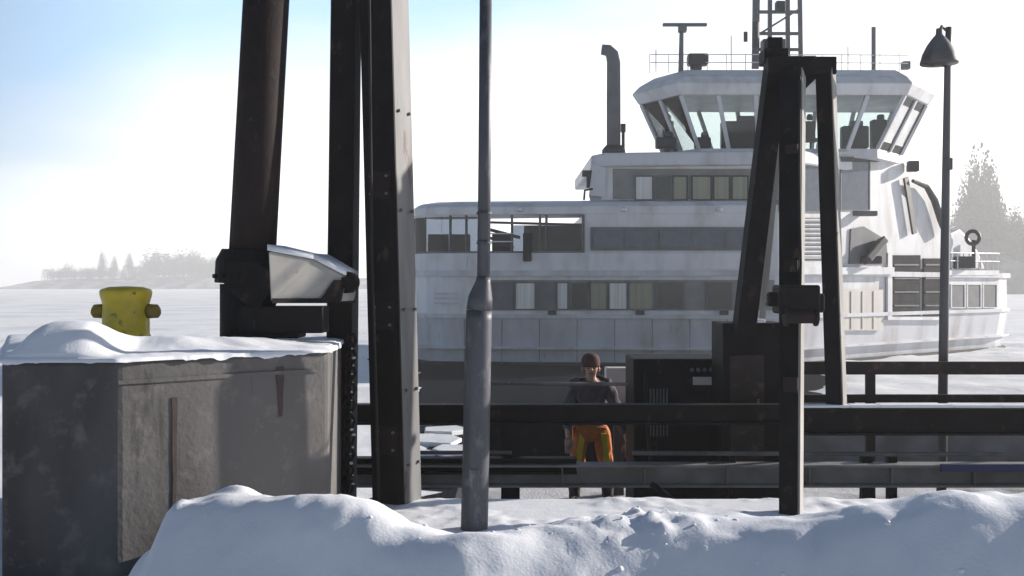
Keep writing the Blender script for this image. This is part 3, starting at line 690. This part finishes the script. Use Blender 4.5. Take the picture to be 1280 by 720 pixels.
# roof gear
zr_ = zt_+1.2
b = MB(); b.tube([P(851,92,46), P(852,36,46)], [.12,.09], 10); b.build('radar_post', 'ship_grey', ferry)
fb(MB().box(P(856,31,46), (1.95,.2,.13)).box(P(853,36,46), (.35,.35,.3)), 'radar_scanner', 'ship_grey', bevel=.03)
fb(MB().box(P(872,75,46.2), (.9,.6,.5)).box(P(870,84,46.2), (.5,.4,.3)), 'search_light', 'ship_dark', bevel=.08)
b = MB()
for px in (944, 962, 985, 1001):
    b.beam(P(px,86,46.6+(px%3)*.4), P(px-(px-972)*.12,-160,46.6+(px%3)*.4), .17 if px != 944 else .3, .17, (1,0,0))
for y in (-140,-100,-60,-25,15,42,62):
    b.beam(P(947,y,46.7), P(1001,y,46.7), .12, .16, (0,0,1))
for y in (-100,-25,42): b.beam(P(950,y,47), P(998,y-30,47), .08, .08, (0,1,0))
fb(b, 'lattice_mast', 'ship_grey')
fb(MB().box(P(966,62,46.3), (1.0,.6,.85)), 'mast_lantern', 'ship_dark', bevel=.05); fb(MB().box(P(975,9,46.4), (.4,.4,.5)), 'mast_lantern', 'ship_dark', bevel=.05)
fb(MB().tube([P(945,60,46.2), P(945,28,46.2)], .16, 10), 'horn', 'ship_dark'); fb(MB().tube([P(932,52,46.2), P(932,40,46.2)], .09, 8), 'mast_light', 'ship_dark')
fb(MB().box(P(1000,76,46.6), (1.3,.6,.35)), 'mast_platform', 'ship_grey', bevel=.04)
fb(MB().tube([P(1092,88,47), P(1092,34,47)], .1, 8), 'antenna', 'ship_grey')
for px, y in ((914,45),(820,62),(1060,58)): fb(MB().tube([P(px,90,47.5), P(px,y,47.5)], .022, 6), 'whip_antenna', 'ship_grey')
b = MB()
for y in (68,78):
    b.tube([P(812,y,46.3), P(942,y,45.6), P(1135,y+1,46)], .022, 6)
for px in range(812,1140,24): b.tube([P(px,92,46), P(px,68,46)], .02, 6)
fb(b, 'roof_railing', 'white_paint')
fb(MB().box(P(1132,82,46.4), (.35,.35,.35)), 'roof_light', 'ship_grey', bevel=.04)
# exhaust pipe
b = MB(); b.tube([P(767,192,44.6),P(767,120,44.6),P(767,78,44.6),P(765,68,44.6),P(760,63,44.6),P(752,62,44.6)], [.30,.30,.29,.28,.25,.22], 20)
fb(b, 'exhaust_pipe', 'ship_grey', smooth=True)
fb(MB().lathe(P(767,192,44.6), [(.5,0),(.5,.15),(.38,.3),(.33,.35)], 20), 'exhaust_flange', 'ship_dark')
fb(MB().tube([P(779,190,44.7),P(779,158,44.7)], .07, 8).box(P(779,160,44.7), (.2,.2,.35)), 'vent_pipe', 'ship_dark')
# ---- sunlit side
side = [(1003,192),(1075,187),(1100,192),(1130,202),(1148,220),(1166,240),(1176,262),(1183,292),(1183,337),(1003,337)]
fb(MB().extr([LT(x,y,-.02) for x,y in side], -LT.n*6.5), 'side_house', 'white_paint', bevel=.06)
window(LT, 1006, 203, 1030, 264, 'glass_and_shade', .0, fw=1)
w_ = window(LT, 1052, 200, 1087, 262, 'glass_and_shade', .0, fw=1)
panel(LT, 1052, 196, 1100, 202, .12, .2, 'drip_ledge', 'ship_dark')
b = MB()
for k in range(9): b.extr([LT(1006,274+k*5.6,.12), LT(1030,274+k*5.6,.12), LT(1030,277.5+k*5.6,.03), LT(1006,277.5+k*5.6,.03)], V(0,0,-.05))
fb(b, 'louvre', 'white_paint'); panel(LT, 1005, 272, 1031, 326, .0, .06, 'louvre_back', 'ship_dark')
panel(LT, 1003, 334, 1118, 343, .25, .5, 'ledge', 'white_paint'); 
fb(MB().extr([LT(1064,286,.05),LT(1080,283,.05),LT(1108,300,.05),LT(1110,330,.05),LT(1062,330,.05)], -LT.n*.1), 'stair_recess', 'ship_grey')
fb(MB().beam(LT(1082,326,.35), LT(1104,300,.35), .5, .35, (0,1,0)).box(LT(1088,325,.3), (.9,.5,.35)), 'mooring_winch', 'ship_dark', bevel=.06)
fb(MB().box(LT(1080,267,.2), (1.1,.4,.22)), 'light_bar', 'ship_grey', bevel=.04)
panel(LT, 1052, 362, 1104, 413, .02, .06, 'shutter', 'offwhite')
for px in (1064,1078,1092): panel(LT, px, 364, px+1.5, 411, .05, .05, 'shutter_rib', 'offwhite')
for px0, px1 in ((1116,1151),(1155,1182)):
    d_ = panel(LT, px0, 319+(px0>1150)*4, px1, 395, .06, .1, 'cargo_door', 'door_grey', bevel=.02)
    for k in range(4): MB().extr([LT(px0+2,330+k*17,.10),LT(px1-2,330+k*17,.10),LT(px1-2,332+k*17,.10),LT(px0+2,332+k*17,.10)], -LT.n*.05).build('door_rib', 'ship_dark', d_)
panel(LT, 1110, 316, 1115.5, 398, .08, .1, 'door_frame', 'white_paint'); panel(LT, 1110, 396, 1186, 400, .12, .14, 'door_sill', 'white_paint')
fb(MB().beam(LT(1132,222,.15), LT(1143,292,.15), .34, .1, LT.d), 'side_stripe', 'ship_dark')
fb(MB().tube([LT(1141,226,.25), LT(1158,233,.25), LT(1168,250,.25), LT(1176,275,.25), LT(1182,292,.25)], [.08,.14,.18,.18,.14], 8), 'stair_handrail', 'ship_dark')
fb(MB().box(LT(1141,208,.3), (.5,.4,.5)), 'flood_light', 'ship_dark', bevel=.06)
# right end: low house, gear and lifebuoy
panel(LT, 1186, 338, 1249, 344, .15, .4, 'ledge', 'white_paint')
for px0, px1 in ((1190,1206),(1210,1226),(1230,1246)):
    window(LT, px0, 356, px1, 384, 'ship_grey' , .0, fw=1, fr='white_paint')
fb(MB().extr([LT(1188,337,-.3),LT(1188,292,-.3),LT(1200,286,-.3),LT(1212,298,-.3),LT(1224,316,-.3),LT(1232,337,-.3)], -LT.n*.5), 'stern_cover', 'white_paint', bevel=.1)
fb(MB().box(LT(1205,328,.1), (.9,.5,.6)), 'deck_winch', 'ship_dark', bevel=.08); fb(MB().tube([LT(1217,300,0), LT(1217,335,0)], .1, 8), 'buoy_post', 'ship_dark')
b = MB(); c = LT(1216,297,.2); pts = [c+V(math.cos(a)*.33,0,math.sin(a)*.33) for a in [k*math.pi/8 for k in range(17)]]; b.tube(pts, .1, 8, False); fb(b, 'lifebuoy', 'ship_dark', smooth=True)
b = MB()
for k in range(9):
    px = 1190+k*7.2; b.tube([LT(px,338,.05), LT(px,316,.05)], .03, 6)
b.tube([LT(1188,316,.05), LT(1249,317,.05)], .035, 6); b.tube([LT(1188,326,.05), LT(1249,327,.05)], .025, 6)
fb(b, 'stern_railing', 'white_paint')

# ------------------------------------------------------------------ far shores
def mound(name, cx, cy, prof, depth, zbase=ICE):
    # prof: list of (x, height); ridge along x
    b = MB(); ny = 14; nx = len(prof)*6
    x0, x1 = prof[0][0], prof[-1][0]
    for j in range(ny+1):
        for i in range(nx+1):
            x = x0+(x1-x0)*i/nx; s = j/ny*2-1
            h = interp(prof, x)*max(0, 1-s*s)**.7
            h *= 1+.25*fbm(x*.06, j*.4, cy)
            b.v.append(Vector((x, cy+s*depth+fbm(x*.03,j*.2)*4, zbase-.3+max(0,h))))
    w = nx+1; b.f = [(j*w+i, j*w+i+1, (j+1)*w+i+1, (j+1)*w+i) for j in range(ny) for i in range(nx)]
    return tag(b.build(name, 'rock', smooth=True), kind='structure')
FD = 880
lp = [(P(px,0,FD).x, h*1.42) for px, h in ((-200,3),(0,0),(25,1.5),(50,5),(90,6),(150,6),(260,8),(400,7),(520,6),(700,5),(900,4),(1000,0))]
mound('far_shore', 0, FD, lp, 45)
RDp = 400
rp = [(P(px,0,RDp).x, h*1.33) for px, h in ((1120,0),(1160,3),(1200,8),(1225,13),(1260,12),(1320,9),(1450,8),(1700,6),(1900,0))]
mound('far_hill', 0, RDp, rp, 30)

def crown_mesh(name, h, kind, seed):
    rnd = random.Random(seed); b = MB(); tr = MB()
    tr.tube([V(0,0,-.5), V(.1,0,h*.5), V(0,0,h*.95)], [h*.022,h*.015,h*.004], 7)
    if kind == 'spruce':
        n = 1100
        for k in range(n):
            z = h*(.12+.88*rnd.random()**.8); r = (h-z)*.20*(.35+.65*rnd.random())+.15; a = rnd.random()*6.283
            c = V(math.cos(a)*r, math.sin(a)*r, z-r*.35); s = h*.022*(.6+rnd.random()*.8)
            d = V(math.cos(a),math.sin(a),-.4).normalized(); sd = V(-math.sin(a),math.cos(a),0)
            b.add([c-d*s*1.2, c+sd*s*.8, c+d*s*1.4, c-sd*s*.8], [(0,1,2,3)])
    else:
        for k in range(22):
            a = rnd.random()*6.283; z = h*rnd.uniform(.2,.75); e = V(math.cos(a)*h*.2, math.sin(a)*h*.2, z+h*.22)
            tr.tube([V(0,0,z), e], [h*.009,h*.003], 5)
        for k in range(2200):
            a = rnd.random()*6.283; u_ = rnd.uniform(-1,1); rr = rnd.random()**.45
            lob = 1+.28*math.sin(a*3+seed)+.2*math.sin(u_*5+seed)
            c = V(math.cos(a)*math.sqrt(1-u_*u_)*h*.27*rr*lob, math.sin(a)*math.sqrt(1-u_*u_)*h*.27*rr*lob, h*.54+u_*h*.44*rr*lob)
            s = h*.015*(.5+rnd.random()); d = V(rnd.gauss(0,1),rnd.gauss(0,1),rnd.gauss(0,1)).normalized(); e = d.orthogonal().normalized()
            b.add([c-d*s, c+e*s, c+d*s, c-e*s], [(0,1,2,3)])
    return b, tr
TYPES = []
for i, (kind, h) in enumerate((('spruce',1),('broad',1),('broad',1),('spruce',1))):
    b, tr = crown_mesh('crown', 1.0, kind, i*7+1); TYPES.append((kind, b, tr))
def folds(o, st, sc):
    tx = bpy.data.textures.new('cloth', 'CLOUDS'); tx.noise_scale = sc; tx.noise_depth = 2
    dm = o.modifiers.new('folds', 'DISPLACE'); dm.texture = tx; dm.strength = st; dm.mid_level = .5; dm.texture_coords = 'LOCAL'
    for p in o.data.polygons: p.use_smooth = True
def mk(bm_, nm, mt):
    me = bpy.data.meshes.new(nm); me.from_pydata(bm_.v, [], bm_.f); me.materials.append(M[mt]); return me
TM = [(k, mk(b, 'crown', 'needles' if k == 'spruce' else 'twigs'), mk(tr, 'trunk', 'bark')) for k, b, tr in TYPES]
def tree(px, ybase, ytop, D, ti, label, group, wf=1.0):
    k, cm, tm = TM[ti]; b0 = P(px, ybase, D); h = (ybase-ytop)/F*D
    o = bpy.data.objects.new('spruce_tree' if k == 'spruce' else 'broadleaf_tree', None); COL.objects.link(o); o.location = b0
    o.scale = (h*wf, h*wf, h); o.rotation_euler.z = random.random()*6
    tag(o, label, 'tree', group)
    for nm, me in (('crown', cm), ('trunk', tm)):
        c = bpy.data.objects.new(nm, me); COL.objects.link(c); c.parent = o
G1 = 'hazy trees on the far shore'; G2 = 'hazy trees on the right headland'
for px, yt in ((128,313),(143,318),(162,314)):
    tree(px, 352, yt, FD, 1, {128:'leftmost',143:'middle one',162:'rightmost'}[px]+' of three tall thin trees rising above the hazy far shore', G1, .5)
for k in range(34):
    px = 60+k*7+random.uniform(-3,3); yt = 336-random.uniform(0,6) if px < 185 else 322-random.uniform(-6,8)
    tree(px, 353, yt, FD+random.uniform(-15,15), random.choice((1,2,1,2,3)), 'low bushy tree in the hazy wood on the far shore', 'low trees of the far shore wood', 1.5)
for k in range(9):
    px = 500+k*5; tree(px, 352, 325+random.uniform(-5,5), FD, random.choice((1,2)), 'low bushy tree in the hazy wood on the far shore', 'low trees of the far shore wood', 1.4)
for px, yt in ((1206,236),(1214,212),(1222,200),(1230,197),(1237,205)):
    tree(px, 340, yt, RDp, 1 if px != 1222 else 2, 'tall hazy tree of the peaked clump on the right headland', G2, .55)
for k in range(26):
    px = 1190+k*5.5+random.uniform(-2,2); yt = 262+abs(k-8)*1.6+random.uniform(-6,6)
    tree(px, 352, yt, RDp+random.uniform(-14,4), random.choice((1,2,2)), 'rounded hazy tree in the lower wood on the right headland', 'lower trees on the right headland', .9)

# ------------------------------------------------------------------ deck worker
def skinned(name, joints, edges, radii, mt, parent, sub=2, root=0):
    me = bpy.data.meshes.new(name); off = Vector(parent['_o']) if parent is not None else V(0,0,0)
    me.from_pydata([Vector(j)-off for j in joints], edges, []); me.update()
    o = bpy.data.objects.new(name, me); COL.objects.link(o)
    if parent is not None: o.parent = parent; o['_o'] = list(parent['_o'])
    o.modifiers.new('skin', 'SKIN')
    if not me.skin_vertices: 
        bpy.context.view_layer.objects.active = o
    for i, r in enumerate(radii):
        sv = me.skin_vertices[0].data[i]; sv.radius = (r, r) if not isinstance(r, tuple) else r; sv.use_root = (i == root)
    s_ = o.modifiers.new('sub', 'SUBSURF'); s_.levels = sub; s_.render_levels = sub
    me.materials.append(M[mt]); 
    return o
wx, wy, wz = P(738,0,12).x, 12.0, -.74
def W(x, y, z): return V(wx+x, wy+y, wz+z)
worker = thing('person', (wx,wy,wz), 'deck worker in grey jacket and orange hi-vis trousers standing behind the dark girder', 'person')
sh = [W(.19,0,1.39), W(.31,-.06,1.10), W(.39,-.22,.82), W(.405,-.27,.75)]
sl = [W(-.19,0,1.39), W(-.27,-.02,1.10), W(-.27,-.16,.86), W(-.265,-.20,.79)]
body_j = [W(0,0,.93), W(0,.01,1.12), W(0,.01,1.32), W(0,0,1.44), W(.005,-.02,1.50), W(.01,-.035,1.56), W(.012,-.035,1.64)]+sh+sl+[
     W(.13,0,.84), W(.18,-.02,.46), W(.20,.03,.09), W(.22,-.13,.04), W(-.11,0,.84), W(-.16,.01,.46), W(-.18,.06,.09), W(-.20,-.10,.04)]
body_e = [(0,1),(1,2),(2,3),(3,4),(4,5),(5,6),(2,7),(7,8),(8,9),(9,10),(2,11),(11,12),(12,13),(13,14),(0,15),(15,16),(16,17),(17,18),(0,19),(19,20),(20,21),(21,22)]
body_r = [(.13,.10),(.13,.10),(.14,.10),.07,.052,.08,.085,.05,.04,.033,.03,.05,.04,.033,.03,.08,.055,.04,.035,.08,.055,.04,.035]
skinned('body', body_j, body_e, body_r, 'skin', worker)
jk = skinned('jacket', [W(0,0,.90), W(0,.01,1.12), W(0,.01,1.30), W(0,.005,1.40), W(0,-.01,1.475)]+sh[:3]+sl[:3],
        [(0,1),(1,2),(2,3),(3,4),(2,5),(5,6),(6,7),(2,8),(8,9),(9,10)], [(.19,.14),(.175,.13),(.19,.135),(.125,.10),.062,.095,.078,.062,.095,.078,.062], 'jacket', worker)
kn = [(W(.13,0,.84), W(.185,-.02,.46), W(.19,.0,.36)), (W(-.11,0,.84), W(-.165,.01,.46), W(-.17,.02,.36))]
tr_ = skinned('trousers', [W(0,0,.92)]+list(kn[0])+list(kn[1]), [(0,1),(1,2),(2,3),(0,4),(4,5),(5,6)], [(.17,.125),.115,.095,.09,.115,.095,.09], 'orange', worker)
folds(jk, .06, .11); folds(tr_, .05, .10)
for q in kn:
    b = MB(); b.extr([q[0]+V(-.02,-.135,0), q[0]+V(.045,-.135,0), q[2]+V(.04,-.105,0), q[2]+V(-.02,-.105,0)], (0,.05,0)); b.build('hivis_stripe', 'hivis', worker)
for s_, fx, fy in ((1,.20,.03),(-1,-.18,.06)):
    b = MB(); b.tube([W(fx-s_*.01,fy-.02,.42), W(fx,fy-.01,.30), W(fx,fy,.14), W(fx,fy,.05)], [.092,.085,.066,.066], 14); b.tube([W(fx,fy+.05,.045), W(fx+.01,fy-.08,.05), W(fx+.02,fy-.19,.035)], [.05,.052,.035], 12); b.build('boot', 'boots', worker, smooth=True)
MB().lathe(W(0,-.035,1.60), [(.104,0),(.110,.03),(.108,.08),(.088,.125),(.05,.15),(0,.155)], 20).build('knit_hat', 'red_knit', worker, smooth=True)
MB().tube([W(0,-.115,1.60), W(0,-.143,1.568), W(0,-.12,1.56)], [.012,.02,.01], 8).build('nose', 'skin', worker, smooth=True)
for s_ in (-1,1): MB().lathe(W(s_*.092,-.03,1.57), [(.012,-.03),(.02,0),(.012,.03)], 8).build('ear', 'skin', worker, smooth=True)
for s_ in (-1,1): MB().lathe(W(s_*.034,-.112,1.585), [(.004,-.008),(.011,0),(.004,.008)], 8).build('eye', 'boots', worker)
MB().box(W(0,-.108,1.525), (.045,.012,.008)).build('mouth', 'red_knit', worker)
for s_, h0 in ((1, sh[3]), (-1, sl[3])):
    b = MB(); d = V(0,-.35,-.8).normalized()
    b.beam(h0, h0+d*.09, .085, .035, (1,0,0))
    for k in range(4):
        st = h0+d*.085+V((k-1.5)*.021,0,0); ln = (.06,.072,.068,.05)[k]
        b.tube([st, st+d*ln*.5, st+d*ln*.8+V(0,.01,-.03)], [.011,.010,.008], 6)
    st = h0+d*.02+V(-s_*.045,0,0); b.tube([st, st+d*.04+V(-s_*.02,0,0), st+d*.07+V(-s_*.015,0,-.01)], [.013,.011,.009], 6)
    b.build('hand', 'skin', worker, smooth=True)

# ------------------------------------------------------------------ haze, sky, sun
HZ = 0.0010; SKY = .05; CLOUD = 1.05
m = bpy.data.materials.new('haze_air'); m.use_nodes = True; n, l = m.node_tree.nodes, m.node_tree.links
n.remove(n['Principled BSDF']); pv = n.new('ShaderNodeVolumePrincipled'); pv.inputs['Color'].default_value = (.96,.965,.97,1); pv.inputs['Density'].default_value = HZ
pv.inputs['Anisotropy'].default_value = .2
l.new(pv.outputs[0], n['Material Output'].inputs['Volume']); M['haze'] = m
b = MB(); b.box((0, 1350, 20.9), (5200, 3500, 47.8)); tag(b.build('haze', 'haze'), kind='stuff')

w = bpy.data.worlds.new('World'); SC.world = w; w.use_nodes = True; n, l = w.node_tree.nodes, w.node_tree.links
bg = n['Background']; sky = n.new('ShaderNodeTexSky'); sky.sky_type = 'NISHITA'; sky.sun_disc = False
sky.sun_elevation = R(SUN_EL); sky.sun_rotation = R(SUN_AZ); sky.air_density = 1.0; sky.dust_density = .6; sky.ozone_density = 3.0
tc = n.new('ShaderNodeTexCoord')
def mth(op, a, b=None, c=None, clamp=False):
    q = n.new('ShaderNodeMath'); q.operation = op; q.use_clamp = clamp
    for i, x in enumerate((a, b, c)):
        if x is None: continue
        if isinstance(x, (int, float)): q.inputs[i].default_value = x
        else: l.new(x, q.inputs[i])
    return q.outputs[0]
# bank of bright sunlit cloud and mist standing over the ice, on the side of the sun
sp = n.new('ShaderNodeSeparateXYZ'); l.new(tc.outputs['Generated'], sp.inputs[0])
dt = n.new('ShaderNodeVectorMath'); dt.operation = 'DOT_PRODUCT'; l.new(tc.outputs['Generated'], dt.inputs[0]); dt.inputs[1].default_value = (math.sin(R(24)), math.cos(R(24)), 0)
mp = n.new('ShaderNodeMapping'); mp.inputs['Scale'].default_value = (1.5,1.5,5); mp.inputs['Location'].default_value = (.3,.1,.2); l.new(tc.outputs['Generated'], mp.inputs[0])
ns = n.new('ShaderNodeTexNoise'); ns.inputs['Scale'].default_value = 1.5; ns.inputs['Detail'].default_value = 6; ns.inputs['Roughness'].default_value = .45; l.new(mp.outputs[0], ns.inputs['Vector'])
az = mth('MULTIPLY_ADD', dt.outputs['Value'], 4.2, -2.05, True)
nf = mth('MULTIPLY_ADD', ns.outputs['Fac'], 1.6, -.8)
el = mth('MULTIPLY_ADD', sp.outputs['Z'], -6.2, 1.85); el = mth('ADD', mth('ADD', el, mth('MULTIPLY', sp.outputs['X'], 1.3)), nf, clamp=True)
cf = mth('MULTIPLY', az, el)
bg.inputs[1].default_value = SKY
l.new(sky.outputs[0], bg.inputs[0])
bg2 = n.new('ShaderNodeBackground')
cc = n.new('ShaderNodeValToRGB'); cc.color_ramp.elements[0].position = .15; cc.color_ramp.elements[0].color = (.46,.70,1,1); cc.color_ramp.elements[1].position = .85; cc.color_ramp.elements[1].color = (1,.985,.96,1)
l.new(cf, cc.inputs[0]); l.new(cc.outputs[0], bg2.inputs[0]); bg2.inputs[1].default_value = CLOUD
vis = mth('MULTIPLY', az, mth('MULTIPLY_ADD', sp.outputs['Z'], -3.0, 1.75, True)); vis = mth('MAXIMUM', mth('MULTIPLY', vis, .72), cf)
ms = n.new('ShaderNodeMixShader'); l.new(vis, ms.inputs[0]); l.new(bg.outputs[0], ms.inputs[1]); l.new(bg2.outputs[0], ms.inputs[2]); l.new(ms.outputs[0], n['World Output'].inputs[0])
sd = bpy.data.lights.new('sun', 'SUN'); sd.energy = 5; sd.angle = R(.6); sd.color = (1,.92,.83)
so = bpy.data.objects.new('sun', sd); COL.objects.link(so)
d = V(math.sin(R(SUN_AZ))*math.cos(R(SUN_EL)), math.cos(R(SUN_AZ))*math.cos(R(SUN_EL)), math.sin(R(SUN_EL)))
so.rotation_euler = d.to_track_quat('Z', 'Y').to_euler()

cam = bpy.data.cameras.new('camera'); co = bpy.data.objects.new('camera', cam); COL.objects.link(co); SC.camera = co
co.location = (0,0,CZ); co.rotation_euler = (R(90),0,0); cam.sensor_width = 36; cam.lens = 36*F/1280; cam.shift_y = -(360-HY)/1280; cam.clip_end = 6000; cam.clip_start = .05
SC.view_settings.view_transform = 'Standard'; SC.view_settings.look = 'None'; SC.view_settings.gamma = 1; SC.view_settings.exposure = .68
SC.render.engine = 'CYCLES'; SC.cycles.volume_bounces = 2; SC.cycles.transparent_max_bounces = 12
for o in list(bpy.data.objects):
    if '_o' in o: del o['_o']
